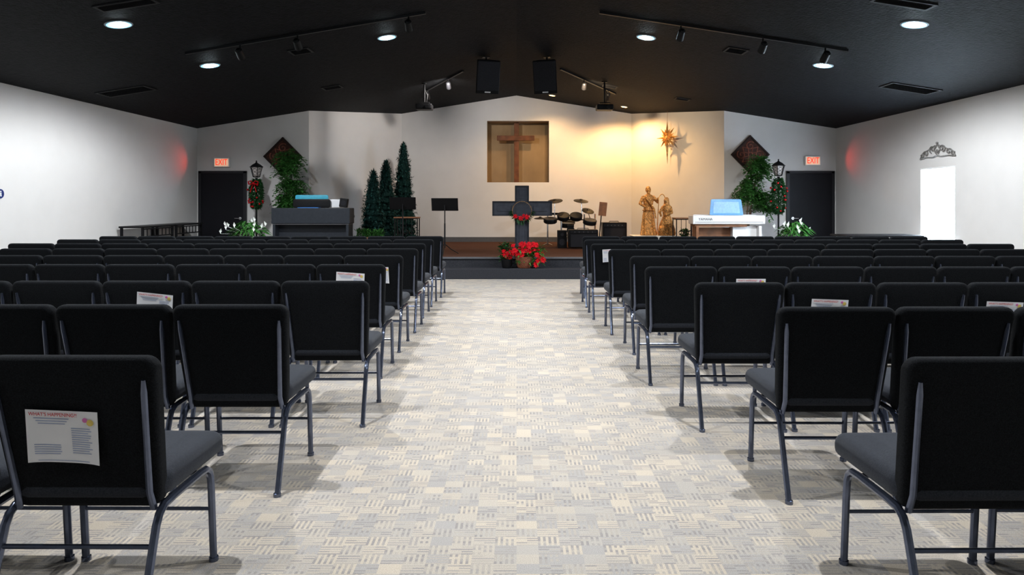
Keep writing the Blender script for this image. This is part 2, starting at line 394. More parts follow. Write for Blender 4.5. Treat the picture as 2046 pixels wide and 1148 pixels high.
# papers on chair backs
def paper(X,d,zt,rot=0,w=.216,h=.15,big=False):
    z=zt-h/2; y=d+(.86-z)*RC-.006
    e=thing('paper_flyer','white printed flyer taped on the back of a charcoal chair','flyer',(X,y-.003,z),0,'flyers on chair backs')
    e.rotation_euler=Euler((math.atan(RC),rot,0),'XYZ')
    cv=lambda u,v:-.010*(2*abs(u))**3*(.55-v)-.001
    mb=MB(); n=10; vs=[];fs=[]
    for j in range(n+1):
        for i in range(n+1):
            u=i/n-.5;v=j/n-.5; vs.append((u*w,cv(u,v),v*h))
    for j in range(n):
        for i in range(n): a=j*(n+1)+i; fs.append((a,a+1,a+n+2,a+n+1))
    mb.add(vs,fs); o=mb.obj('sheet',M_paper,e)
    def strip(mb,x0,x1,z,t):
        m=6; q=w/.216
        for k in range(m):
            a=(x0+(x1-x0)*k/m)*q; b=(x0+(x1-x0)*(k+1)/m)*q
            mb.add([(a,cv(a/w,z/h)-.0008,z-t/2),(b,cv(b/w,z/h)-.0008,z-t/2),(b,cv(b/w,z/h)-.0008,z+t/2),(a,cv(a/w,z/h)-.0008,z+t/2)],[(0,1,2,3)])
    text('title_text',"WHAT'S HAPPENING?!",.0160*w/.216,M_redprint,e,(-.025*w/.216,-.0045,h/2-.013),ext=.0002,sx=.9)
    mb=MB()
    for k in range(3): strip(mb,-.085+.006*k,.02-.006*k,h/2-.027-k*.0085,.0028)
    for k in range(12): strip(mb,.025,.082+.006*sin(k*2.3),.030-k*.0075,.0026)
    for k in range(5): strip(mb,-.088,-.01+.005*sin(k*3),-.028-k*.0075,.0026)
    strip(mb,-.08,.075,-h/2+.007,.0022)
    mb.obj('text_lines',M_blueprint,e,smooth=False)
    mb=MB(); mb.sph((.085*w/.216,-.0045,.052),(.011,.0006,.011),10); mb.obj('printed_logo',M_yprint,e)
    mb=MB(); mb.sph((.070*w/.216,-.0045,.060),(.008,.0006,.008),10); mb.obj('printed_logo',M_pinkprint,e)
    return e
paper(-1.40,2.07,.695,radians(2.5),w=.222,h=.175,big=True)
paper(-2.17,4.08,.79,radians(6)); paper(-1.27,5.2,.80,radians(4)); paper(-1.20,6.1,.755,radians(-2),w=.11)
paper(1.84,4.0,.765,radians(2)); paper(2.87,4.0,.75,radians(2)); paper(1.72,5.0,.775,0); paper(1.035,7.8,.80,radians(-3),w=.10)

# ------------------------------------------------------------ ceiling fixtures
TH=math.atan(.158)
def cth(x): return TH if x>0 else -TH
def addspot(name,loc,energy,col,size,blend,rad,parent=None,target=None):
    l=bpy.data.lights.new(name,'SPOT'); l.energy=energy; l.color=col; l.spot_size=radians(size); l.spot_blend=blend; l.shadow_soft_size=rad
    o=bpy.data.objects.new(name,l); COL.objects.link(o)
    o.location=loc
    if target: o.rotation_euler=(Vector(target)-Vector(loc)).to_track_quat('-Z','Y').to_euler()
    return o
EI={.8:25,3.05:330,5.3:255,7.55:250,9.8:255}; EO={.8:50,3.05:90,5.3:120,7.55:190,9.8:370}
for Y in (.8,3.05,5.3,7.55,9.8):
    for X in (-4.4,-1.86,1.86,4.4):
        e=thing('recessed_downlight','round recessed ceiling downlight glowing cool white','downlight',(X,Y,zc(X)),0,'ceiling downlights')
        e.rotation_euler=(0,cth(X),0)
        MB().lathe([(.125,-.003),(.125,-.010),(.138,-.010),(.142,-.005),(.142,-.001),(.125,-.001)],n=28).obj('trim_ring',M_trimring,e)
        MB().lathe([(.124,-.002),(.124,-.011),(.085,-.009),(.085,-.002)],n=28).obj('halo_ring',M_halo,e)  # glowing ring imitates the lamp's halo
        MB().lathe([(.0,-.004),(.084,-.004),(.084,-.014),(.05,-.026),(.0,-.03)],n=24).obj('lens',M_lens,e)
        if abs(X)<3: addspot('downlight_lamp',(X,Y,zc(X)-.06),EI[Y],(.96,.98,1.0),138,1.0,.03)
        else: addspot('downlight_lamp',(X,Y,zc(X)-.06),EO[Y],(.93,.97,1.0),168,.4,.05)
for X,Y in ((.84,16.1),(2.54,16.1)):
    e=thing('recessed_downlight','small recessed ceiling spot glowing warm orange','downlight',(X,Y,zc(X)),0,'warm stage downlights')
    e.rotation_euler=(0,cth(X),0)
    MB().lathe([(.065,-.003),(.065,-.012),(.085,-.012),(.09,-.001),(.065,-.001)],n=24).obj('trim_ring',M_trimring,e)
    MB().lathe([(.0,-.004),(.063,-.004),(.063,-.01),(.0,-.02)],n=20).obj('lens',M_warmlens,e)
addspot('warm_lamp',(.84,16.1,zc(.84)-.06),95,(1.0,.60,.26),150,.6,.06)
addspot('warm_lamp',(2.54,16.1,zc(2.54)-.06),220,(1.0,.56,.21),160,.6,.06)
# vents
def vent(X,Y,w,dp):
    e=thing('ceiling_vent','black louvred vent set in the black ceiling','vent',(X,Y,zc(X)),0); e.rotation_euler=(0,cth(X),0)
    mb=MB(); t=.03
    mb.box((0,-dp/2+t/2,-.008),(w,t,.014)); mb.box((0,dp/2-t/2,-.008),(w,t,.014)); mb.box((-w/2+t/2,0,-.008),(t,dp-2*t,.014)); mb.box((w/2-t/2,0,-.008),(t,dp-2*t,.014))
    mb.obj('vent_frame',M_vent,e,smooth=False)
    mb=MB(); n=6
    for k in range(n):
        y=-dp/2+t+(dp-2*t)*(k+.5)/n; M=Matrix.Translation((0,y,-.01))@Matrix.Rotation(radians(35),4,'X'); mb.box((0,0,0),(w-2*t,.03,.003),M)
    mb.obj('louvres',M_vent,e,smooth=False)
vent(-6.0,10.5,.75,.4); vent(5.94,10.3,.75,.4); vent(-4.0,7.0,.6,.2); vent(3.95,6.97,.6,.2); vent(-3.1,9.8,.3,.3); vent(3.13,9.74,.3,.3); vent(1.9,13.9,.3,.3); vent(3.4,14.0,.3,.25); vent(-3.4,12.6,.35,.3)

# track lights
def track(x0,y0,x1,y1,heads,label):
    p0=Vector((x0,y0,zc(x0)-.02)); p1=Vector((x1,y1,zc(x1)-.02))
    e=thing('track_light',label,'track light',p0,0)
    d=p1-p0; Q=d.to_track_quat('X','Z').to_matrix().to_4x4()
    MB().box((d.length/2,0,0),(d.length,.035,.03),Q).obj('track_rail',M_blackmetal,e,smooth=False)
    for t in heads:
        c=d*t
        mb=MB(); mb.cyl(c+Vector((0,0,-.015)),c+Vector((0,0,-.09)),.012)
        a=c+Vector((0,0,-.13)); dr=Vector((.0,.75,-.5)).normalized()
        mb.cyl(a-dr*.07,a+dr*.07,.045,.05); mb.cyl(a-dr*.09,a-dr*.07,.025,.045)
        mb.obj('spot_head',M_black,e)
track(-4.35,8.97,-1.18,8.86,(.23,.47,.93),'long black ceiling track with three spot heads')
track(1.08,8.9,4.29,8.84,(.33,.66,.91),'long black ceiling track with three spot heads')
track(-1.01,12.9,-1.95,14.4,(.35,.9),'short black ceiling track angled beside the projector')
track(.83,12.85,2.1,14.5,(.4,.85),'short black ceiling track angled beside the projector')

# speakers
for s in (-1,1):
    e=thing('speaker','tall black loudspeaker hung below the ceiling ridge','speaker',(s*.53,12.0,zc(.53)),radians(-14*s),'hanging ceiling speakers')
    T=Matrix.Translation((0,0,-.37))@Matrix.Rotation(radians(14),4,'X')
    mb=MB(); mb.add(*[( [(-.21,-.16,-.29),(.21,-.16,-.29),(.13,.16,-.29),(-.13,.16,-.29),(-.21,-.16,.29),(.21,-.16,.29),(.13,.16,.29),(-.13,.16,.29)]),[(0,3,2,1),(4,5,6,7),(0,1,5,4),(1,2,6,5),(2,3,7,6),(3,0,4,7)]],T)
    mb.obj('speaker_cabinet',M_black,e,smooth=False,bevel=.012)
    MB().box((0,-.168,.02),(.38,.012,.50),T).obj('speaker_grille',M_grille,e,smooth=False,bevel=.004)
    MB().box((0,-.178,-.255),(.10,.006,.018),T).obj('speaker_badge',M_white,e,smooth=False)
    mb=MB(); mb.cyl((0,.02,-.02),(0,.02,-.12),.018); mb.box((0,.02,-.025),(.12,.12,.012)); mb.obj('mount_bracket',M_blackmetal,e)
# projectors
for X,Y,z in ((1.72,13.35,3.19),(-1.82,13.5,3.22)):
    e=thing('projector','black ceiling projector hanging on a pole','projector',(X,Y,zc(X)-.015),0,'ceiling projectors'); h=zc(X)-z-.015
    mb=MB(); mb.cyl((0,0,-.01),(0,0,-h+.08),.018); mb.lathe([(.06,-.03),(.06,-.008),(.0,-.008)],n=16); mb.box((0,0,-h+.085),(.2,.16,.015)); mb.obj('pole',M_black,e)
    MB().box((0,0,-h),(.32,.28,.11)).obj('projector_body',M_black,e,smooth=False,bevel=.02)
    mb=MB(); mb.cyl((.07,-.13,-h),(.07,-.17,-h),.04); mb.cyl((.07,.13,-h),(.07,.17,-h),.035); mb.obj('projector_lens',M_black,e)
    mb=MB(); mb.tube([(0,.02,-.1),(.06,.02,-.25),(.03,.03,-h+.05)],.006,6); mb.obj('cable',M_black,e)

# ------------------------------------------------------------ exit signs
for X,z in ((-6.28,2.19),(6.31,2.225)):
    e=thing('exit_sign','wall exit sign with glowing red-orange letters above a dark door','exit sign',(X,14.56,z),0,'exit signs')
    MB().box((0,0,0),(.33,.06,.2)).obj('sign_housing',M_white,e,smooth=False,bevel=.006)
    MB().box((0,-.032,0),(.29,.006,.16)).obj('sign_face',M_exitface,e,smooth=False)
    t=text('sign_letters','EXIT',.185,M_exitred,e,(0,-.037,0),ext=.003,sx=.68)
for s,zz,en in ((-1,2.19,6.5),(1,2.225,6.0)):
    l=bpy.data.lights.new('exit_glow','SPOT'); l.energy=en; l.color=(1,.05,.03); l.shadow_soft_size=.05; l.spot_size=radians(85); l.spot_blend=1.0
    o=bpy.data.objects.new('exit_glow_lamp',l); COL.objects.link(o); o.location=(s*6.42,14.3,zz); o.rotation_euler=(Vector((s*WX,13.75,zz))-Vector(o.location)).to_track_quat('-Z','Y').to_euler()

# restroom sign on wall
e=thing('wall_sign','round blue wall sign with a white symbol','sign',(-WX+.002,9.02,1.45))
MB().cyl((0,0,0),(.012,0,0),.062,n=32).obj('sign_disc',M_signblue,e)
mb=MB(); mb.cyl((.012,0,.03),(.015,0,.03),.010,n=16); mb.box((.0135,0,-.003),(.003,.022,.036)); mb.box((.0135,0,-.028),(.003,.034,.010)); mb.obj('sign_symbol',M_white,e,smooth=False)

# ------------------------------------------------------------ niche cross
mb=MB(); mb.box((.0,17.36,(nz0+nz1)/2),(.12,.07,nz1-nz0-.002)); mb.box((-.02,17.31,2.97),(.95,.05,.125))
tag(mb.obj('wooden_cross',M_redwood,smooth=False,bevel=.006),'red-stained wooden cross standing inside the wall niche','cross')

# ------------------------------------------------------------ dark stage cross
e=thing('standing_cross','slate grey panelled wooden cross standing on the stage edge','cross',(.10,12.62,.361))
mb=MB(); mb.box((0,0,.645),(.24,.10,1.285)); mb.box((-.327,0,.865),(.414,.10,.25)); mb.box((.332,0,.865),(.424,.10,.25)); mb.obj('cross_beam',M_crossgrey,e,smooth=False,bevel=.003)
mb=MB(); y=-.056; t=.022
for sx in (-1,1):
    mb.box((sx*.119,y,.365),(t,.02,.73)); mb.box((sx*.119,y,1.14),(t,.02,.29)); mb.box((sx*.54+.005,y,.865),(t,.02,.27))
    for zz in (.74,.99): mb.box((sx*.325+.0,y,zz),(.43,.02,t))
mb.box((0,y,1.275),(.24,.02,t)); mb.box((0,y,.03),(.24,.02,.05))
mb.obj('moulding',M_crossedge,e,smooth=False,bevel=.003)
for c,sz in (((0,y+.004,1.13),(.10,.016,.17)),((0,y+.004,.35),(.10,.016,.5)),((-.33,y+.004,.865),(.26,.016,.11)),((.34,y+.004,.865),(.26,.016,.11))):
    MB().box(c,sz).obj('raised_panel',M_crossgrey,e,smooth=False,bevel=.006)
mb=MB(); mb.box((0,0,.012),(.45,.24,.024)); mb.obj('base_plate',M_crossedge,e,smooth=False)

def poinsettia(mb,c,r,nrm=(0,-1,.4),n=10):
    c=Vector(c); nn=Vector(nrm).normalized(); u,v=frame_of(nn)
    for ring,(m,sc,lift) in enumerate(((n,1.0,.15),(max(5,n-4),.62,.5))):
        for k in range(m):
            a=2*pi*(k+.5*ring)/m+U(-.15,.15); d=u*cos(a)+v*sin(a); q=d.cross(nn)
            L=r*sc*U(.85,1.1); w=L*.42
            b=c+nn*.004; mid=b+d*L*.5+nn*L*lift*.5; tip=b+d*L+nn*L*(lift*.4)
            mb.add([b,mid+q*w/2-nn*.004,tip,mid-q*w/2-nn*.004,mid+nn*.003],[(0,1,4),(1,2,4),(2,3,4),(3,0,4)])
# ring wreath
e=thing('ring_wreath','thin twig hoop wreath with red poinsettias hanging on the slate cross','wreath',(.10,12.535,1.18))
mb=MB(); mb.torus((0,0,0),.175,.0045,96,6,.003); mb.torus((0,-.004,0),.178,.003,96,6,-.004); mb.obj('hoop',M_twig,e)
mb=MB()
for x,z,r in ((-.12,-.10,.055),(-.02,-.13,.06),(.09,-.11,.060),(.03,-.08,.035)): poinsettia(mb,(x,-.02,z),r,(0,-1,.1),8)
mb.obj('poinsettia_flower',M_red,e,smooth=False)
mb=MB()
for k in range(90):
    a=U(pi*1.0,pi*2.0); mb.leaf((.17*cos(a),-.008,.17*sin(a)),(cos(a)+U(-.6,.6),U(-.3,.1),sin(a)+U(-.6,.6)),U(.05,.1),.03)
mb.obj('green_leaves',M_leafdark,e,smooth=False)

# poinsettia basket & small pot
e=thing('poinsettia_basket','woven brown basket overflowing with red poinsettias on the stage step','flower basket',(.14,12.065,.182))
mb=MB(); mb.lathe([(.11,0),(.13,.03),(.155,.14),(.168,.19),(.172,.2),(.16,.205),(.14,.18),(.0,.17)],n=32,rip=lambda a,z:1+.012*sin(a*16+z*150)); mb.obj('basket',M_basket,e)
mb=MB(); mb.tube([(.165*cos(a),0,.19+.24*sin(a)) for a in [pi*k/20 for k in range(21)]],.008,8); mb.obj('basket_handle',M_basket,e)
mb=MB()
for k in range(40):
    a=U(0,2*pi); rr=U(.03,.29); x=.07+rr*cos(a); y=-.03+rr*sin(a)*.3-.06; z=.25+U(-.05,.20)*(1-rr*1.0)+.02
    poinsettia(mb,(x,y,z),U(.05,.08),(cos(a)*.5,-1+.5*sin(a),.8))
for x,z in ((.24,.13),(.28,.2),(.2,.07),(-.12,.26),(.33,.15)): poinsettia(mb,(x,-.12,z),.065,(.3,-1,.3))
mb.obj('poinsettia_flower',M_red,e,smooth=False)
mb=MB()
for k in range(300):
    a=U(0,2*pi); b=Vector((.08+U(-.20,.24),U(-.12,.02),U(.08,.38))); mb.leaf(b,(cos(a),-abs(sin(a))*.4,U(-.6,.6)),U(.08,.12),.04)
mb.obj('green_leaves',M_leaf,e,smooth=False)
e=thing('poinsettia_pot','dark pot with red poinsettia and trailing greens on the step','flower pot',(-.17,12.04,.182))
mb=MB(); mb.lathe([(.075,0),(.085,.02),(.1,.15),(.105,.16),(.09,.16),(.0,.14)],n=24); mb.obj('pot',M_black,e)
mb=MB(); poinsettia(mb,(-.02,-.06,.24),.075); poinsettia(mb,(.05,-.05,.19),.055); poinsettia(mb,(-.06,-.05,.30),.05); poinsettia(mb,(.06,-.06,.28),.06); mb.obj('poinsettia_flower',M_red,e,smooth=False)
mb=MB()
for k in range(200):
    a=U(0,2*pi); mb.leaf((U(-.10,.05),U(-.05,.05),U(.13,.42)),(cos(a),sin(a)*.5-.1,U(-.4,.9)),U(.07,.12),.035)
mb.obj('green_leaves',M_leafdark,e,smooth=False)

# ------------------------------------------------------------ music stands
for X,Y,zt,rz in ((-1.35,12.85,1.42,0),(-2.2,13.2,1.44,.1)):
    e=thing('music_stand','black metal music stand on a tripod base','music stand',(X,Y,.36),rz,'music stands'); h=zt-.36
    T=Matrix.Translation((0,.0,h-.12))@Matrix.Rotation(radians(20),4,'X')
    mb=MB(); mb.box((0,0,0),(.50,.008,.25),T); mb.box((0,.03,-.125),(.50,.06,.008),T); mb.box((0,-.006,.1),(.46,.006,.01),T); mb.box((0,-.006,-.09),(.46,.006,.01),T); mb.obj('desk',M_black,e,smooth=False,bevel=.002)
    mb=MB(); mb.cyl((0,0,.12),(0,0,h-.13),.011); mb.cyl((0,0,.12),(0,0,h*.55),.015); mb.obj('pole',M_blackmetal,e)
    for k in range(3):
        a=2*pi*k/3+.5; mb=MB(); mb.tube([(0,0,.2),(.12*cos(a),.12*sin(a),.1),(.28*cos(a),.28*sin(a),.01)],.009,8); mb.obj('foot',M_blackmetal,e)

# ------------------------------------------------------------ fir trees
def fir(X,Y,ztop,rad,label):
    e=thing('fir_tree',label,'tree',(X,Y,.362),0,'slim artificial fir trees'); H=ztop-.36
    mb=MB(); mb.cyl((0,0,0),(0,0,H*.95),.025,.008); mb.cyl((0,0,0),(0,0,.02),.13,.11); mb.obj('trunk',M_trunk,e)
    prof=lambda t: rad*(1-t)**.58
    mb=MB(); nb=int(320*H/2)
    for k in range(nb):
        t=(k+R())/nb; z=.12+t*(H-.18); r=prof(t)*U(.70,1.12)+.015; a=k*2.399+U(-.3,.3)
        d=Vector((cos(a),sin(a),0)); b=Vector((0,0,z)); tip=d*r+Vector((0,0,z-r*.18+.03))
        ax=(tip-b); m=8+int(ax.length*80)
        for j in range(m):
            q=.25+.75*(j+R())/m; p=b+ax*q; an=U(0,2*pi); sd=ax.normalized()*.6+Vector((cos(an)*d.y*-1,cos(an)*d.x,sin(an)))*.75
            L=U(.04,.075); w=.026; u=sd.cross(Vector((0,0,1))); u.normalize() if u.length>.01 else None
            mb.add([p-u*w/2,p+u*w/2,p+sd.normalized()*L],[(0,1,2)])
    mb.add([(-.012,0,H-.14),(0.012,0,H-.14),(0,0,H)],[(0,1,2)]); mb.obj('branches',M_fir,e,smooth=False)
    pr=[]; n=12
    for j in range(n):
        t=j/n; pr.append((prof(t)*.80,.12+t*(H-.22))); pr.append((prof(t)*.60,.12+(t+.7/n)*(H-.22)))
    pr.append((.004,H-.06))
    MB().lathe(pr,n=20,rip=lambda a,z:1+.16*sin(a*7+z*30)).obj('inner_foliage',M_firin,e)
fir(-2.60,15.70,2.74,.35,'tallest slim dark green fir tree on the stage')
fir(-2.86,14.95,2.29,.34,'medium slim dark green fir tree on the stage')
fir(-2.98,14.20,2.04,.32,'shortest slim dark green fir tree on the stage')
# crate planter
e=thing('planter_crate','wooden planter crate with small leafy greens beside the fir trees','planter',(-2.93,13.66,.36))
mb=MB()
for k in range(3): mb.box((0,-.13,.05+k*.1),(.6,.015,.08)); mb.box((0,.13,.05+k*.1),(.6,.015,.08)); mb.box((-.3,0,.05+k*.1),(.015,.27,.08)); mb.box((.3,0,.05+k*.1),(.015,.27,.08))
mb.box((0,0,.02),(.58,.25,.02)); mb.obj('crate',M_wood,e,smooth=False)
mb=MB()
for k in range(500):
    a=U(0,2*pi); mb.leaf((U(-.27,.27),U(-.11,.06),U(.15,.42)),(cos(a),sin(a)*.5,U(0,1.4)),U(.06,.12),.03)
mb.obj('greenery',M_leaf,e,smooth=False)

# iron side tables
def iron_table(X,Y,w,zt,label,plant=False):
    e=thing('iron_side_table',label,'side table',(X,Y,.361)); h=zt-.36
    MB().box((0,0,h-.012),(w,.35,.024)).obj('table_top',M_wood,e,smooth=False,bevel=.004)
    mb=MB(); hw=w/2-.02
    for zz in (h-.035,.1):
        for yy in (-.155,.155): mb.tube([(-hw,yy,zz),(hw,yy,zz)],.007,6)
        for xx in (-hw,hw): mb.tube([(xx,-.155,zz),(xx,.155,zz)],.007,6)
    for k in range(1,4):
        x=-hw+2*hw*k/4; mb.tube([(x,-.155,.1),(x,-.155,h-.035)],.006,6)
        mb.torus((x,-.155,h*.55),.045,.005,16,6)
    mb.obj('table_frame',M_blackmetal,e)
    for xx in (-hw,hw):
        for yy in (-.155,.155): MB().tube([(xx,yy,0),(xx,yy,h-.024)],.011,8).obj('leg',M_blackmetal,e)
    if plant:
        MB().box((0,0,.11),(w-.06,.3,.015)).obj('shelf',M_wood,e,smooth=False)
iron_table(-2.25,14.05,.50,1.04,'wrought iron and wood side table behind a music stand')
iron_table(3.40,13.85,.42,1.03,'wrought iron side table with a lower shelf beside the white piano',True)
e=thing('potted_plant','small leafy plant in a pot on a table shelf','potted plant',(3.40,13.83,.4795))
MB().lathe([(.06,0),(.08,.12),(.085,.13),(.07,.13),(0,.11)],n=20).obj('pot',M_cloth,e)
mb=MB()
for k in range(200):
    a=U(0,2*pi); mb.leaf((U(-.07,.07),U(-.05,.05),U(.1,.30)),(cos(a)*.8,sin(a)*.6,U(0,1.2)),U(.05,.09),.03)
mb.obj('leaves',M_leaf,e,smooth=False)

# ------------------------------------------------------------ pianos
e=thing('digital_piano','dark grey console piano seen from behind on the stage','piano',(-3.93,13.2,.361))
mb=MB(); mb.box((0,0,.72),(1.50,.36,.30)); mb.obj('piano_body',M_piano,e,smooth=False,bevel=.012)
mb=MB(); mb.box((0,.05,.33),(1.36,.03,.42)); mb.box((0,.05,.53),(1.40,.10,.03)); mb.obj('back_panel',M_piano,e,smooth=False)
mb=MB(); mb.box((0,-.01,.56),(1.46,.34,.012)); mb.obj('trim_strip',M_base,e,smooth=False)
for sx in (-1,1):
    MB().box((sx*.70,.0,.285),(.05,.34,.57)).obj('side_panel',M_piano,e,smooth=False,bevel=.004)
mb=MB(); mb.box((0,.26,.70),(1.44,.16,.04)); mb.obj('key_bed',M_piano,e,smooth=False)
mb=MB()
for k in range(52): mb.box((-.62+k*.0243,.27,.728),(.0225,.13,.014))
mb.obj('white_keys',M_white,e,smooth=False)
mb=MB(); mb.rslab(.72,.17,.02,.04,.006,lambda x,y,z:(x-.03,y,z+.957)); mb.obj('music_rest',M_black,e)
MB().box((-.02,.06,.885),(.62,.05,.02)).obj('rest_ledge',M_black,e,smooth=False)
o=MB().rslab(.64,.22,.012,.03,.005,lambda x,y,z:(x,y,z)).obj('songbook',M_teal,None,loc=(-3.97,13.245,1.373)); tag(o,'teal songbook leaning on the dark piano music rest','book')
o=MB().box((0,0,0),(.40,.16,.01)).obj('blue_folder',mat('blue_card',(.03,.2,.6),.5),None,smooth=False,loc=(-3.98,13.10,1.238)); tag(o,'thin blue folder lying on the dark piano','folder')
o=MB().rslab(.34,.16,.01,.01,.004,lambda x,y,z:(x,y,z)).obj('sheet_music',M_paper,None,loc=(-3.60,13.26,1.319)); tag(o,'cream sheet music propped on the dark piano','sheet music')
e=thing('desk_speaker','small black speaker wedge on the dark piano','speaker',(-3.33,13.12,1.234))
MB().box((0,0,.098),(.15,.11,.17),Matrix.Rotation(radians(8),4,'Y')).obj('speaker_cabinet',M_black,e,smooth=False,bevel=.01)
MB().cyl((0.012,-.055,.095),(.012,-.063,.095),.05,n=20).obj('speaker_cone',M_grille,e)

e=thing('keyboard_piano','white digital piano on a wooden stand on the stage','piano',(4.055,13.2,.361))
MB().box((0,0,.645),(1.38,.36,.165)).obj('piano_body',M_white,e,smooth=False,bevel=.012)
mb=MB(); mb.box((0,-.181,.60),(1.3,.004,.006)); mb.obj('seam_line',M_black,e,smooth=False)
text('brand_lettering','YAMAHA',.065,M_black,e,(-.45,-.183,.655),ext=.001)
mb=MB()
for k in range(52): mb.box((-.60+k*.0235,.15,.733),(.0215,.12,.012))
mb.obj('white_keys',M_paper,e,smooth=False)
MB().box((-.14,.02,.535),(1.0,.3,.05)).obj('wood_shelf',M_wood,e,smooth=False,bevel=.004)
MB().box((-.24,.10,.36),(.70,.02,.26)).obj('stand_panel',M_wood,e,smooth=False,bevel=.004)
MB().box((.34,.06,.27),(.46,.22,.50)).obj('white_cabinet',M_white,e,smooth=False,bevel=.006)
for sx in (-1,1):
    MB().box((sx*.60,-.02,.265),(.05,.30,.53)).obj('stand_leg',M_wood if sx<0 else M_white,e,smooth=False,bevel=.004)
mb=MB(); mb.rslab(.62,.31,.014,.03,.005,lambda x,y,z:(x*(1-.12*(z/.31)),y+.1*z,z+.885)); mb.obj('music_rest',M_blue,e)
mb=MB(); mb.rslab(.50,.22,.006,.02,.002,lambda x,y,z:(x*(1-.12*(z/.31)),y+.1*z-.010,z+.88)); mb.obj('rest_panel',mat('pale_blue_sheet',(.27,.46,.70),.5),e)

# ------------------------------------------------------------ diamonds
for X,z in ((-4.99,2.32),(4.99,2.36)):
    e=thing('wall_plaque','diamond-shaped bronze relief plaque on the wall','wall decor',(X,14.575,z),0,'diamond wall plaques'); T=Matrix.Rotation(radians(45),4,'Y')
    mb=MB(); h=.59
    for sx in (-1,1): mb.box((sx*(h/2-.02),0,0),(.04,.05,h),T); mb.box((0,0,sx*(h/2-.02)),(h-.08,.05,.04),T)
    mb.obj('plaque_border',M_plaqueedge,e,smooth=False,bevel=.008)
    MB().box((0,.01,0),(h-.07,.02,h-.07),T).obj('plaque_field',M_plaquefield,e,smooth=False)
    mb=MB()
    for q in range(4):
        Q=T@Matrix.Rotation(q*pi/2,4,'Y')
        pts=[]; 
        for k in range(26): a=k*.33; r=.10*(1-k/30); pts.append((.13+r*cos(a),-.006,.13+r*sin(a)))
        mb.tube(pts,.011,6,M=Q); mb.tube([(.0,-.006,.04),(.06,-.006,.13),(.0,-.006,.23)],.010,6,M=Q); mb.tube([(.0,-.006,.04),(-.06,-.006,.13),(.0,-.006,.23)],.010,6,M=Q)
    mb.torus((0,-.008,0),.045,.01,16,6)
    mb.obj('scroll_relief',M_plaque,e)

# ------------------------------------------------------------ potted trees
def leafy(X,Y,clusters,label):
    e=thing('potted_tree',label,'potted tree',(X,Y,.361),0,'tall artificial potted trees')
    MB().lathe([(.14,0),(.15,.02),(.19,.26),(.2,.28),(.17,.28),(.0,.25)],n=28).obj('pot',M_basket,e)
    mb=MB()
    for (cx,cy,cz,r) in clusters:
        mb.tube([(U(-.04,.04),U(-.04,.04),.24),(cx*.3,cy*.3,.8),(cx*.8,cy*.8,cz-.36-.1),(cx,cy,cz-.36+r*.3)],[.016,.013,.01,.006],7)
    mb.obj('stems',M_trunk,e)
    mb=MB()
    for (cx,cy,cz,r) in clusters:
        for k in range(int(90*r/.35)):
            a=k*2.4; c=Vector((cx,cy,cz-.36+U(-.20,.25)*r/.35)); el=U(-.1,.9); Lf=r*U(.5,1.12)
            d=Vector((cos(a),sin(a)*.7,el)).normalized()
            for j in range(12):
                t=(j+1)/12; p=c+d*Lf*t-Vector((0,0,.5*r*t*t*t+.12*r*t)); sd=Vector((-sin(a),cos(a),0))
                for sg in (-1,1): mb.leaf(p,d*.5+sd*sg*.8+Vector((0,0,U(-.7,.5))),U(.05,.085),.038,.2)
    mb.obj('foliage',M_leaf,e,smooth=False)
leafy(-4.78,14.02,[(.10,0,2.10,.35),(.17,0,1.55,.36),(.04,0,1.28,.26)],'tall leafy artificial tree in front of a diamond plaque')
leafy(4.72,14.02,[(.26,0,2.0,.34),(.06,0,1.55,.33),(.34,0,1.3,.29)],'tall leafy artificial tree in front of a diamond plaque')

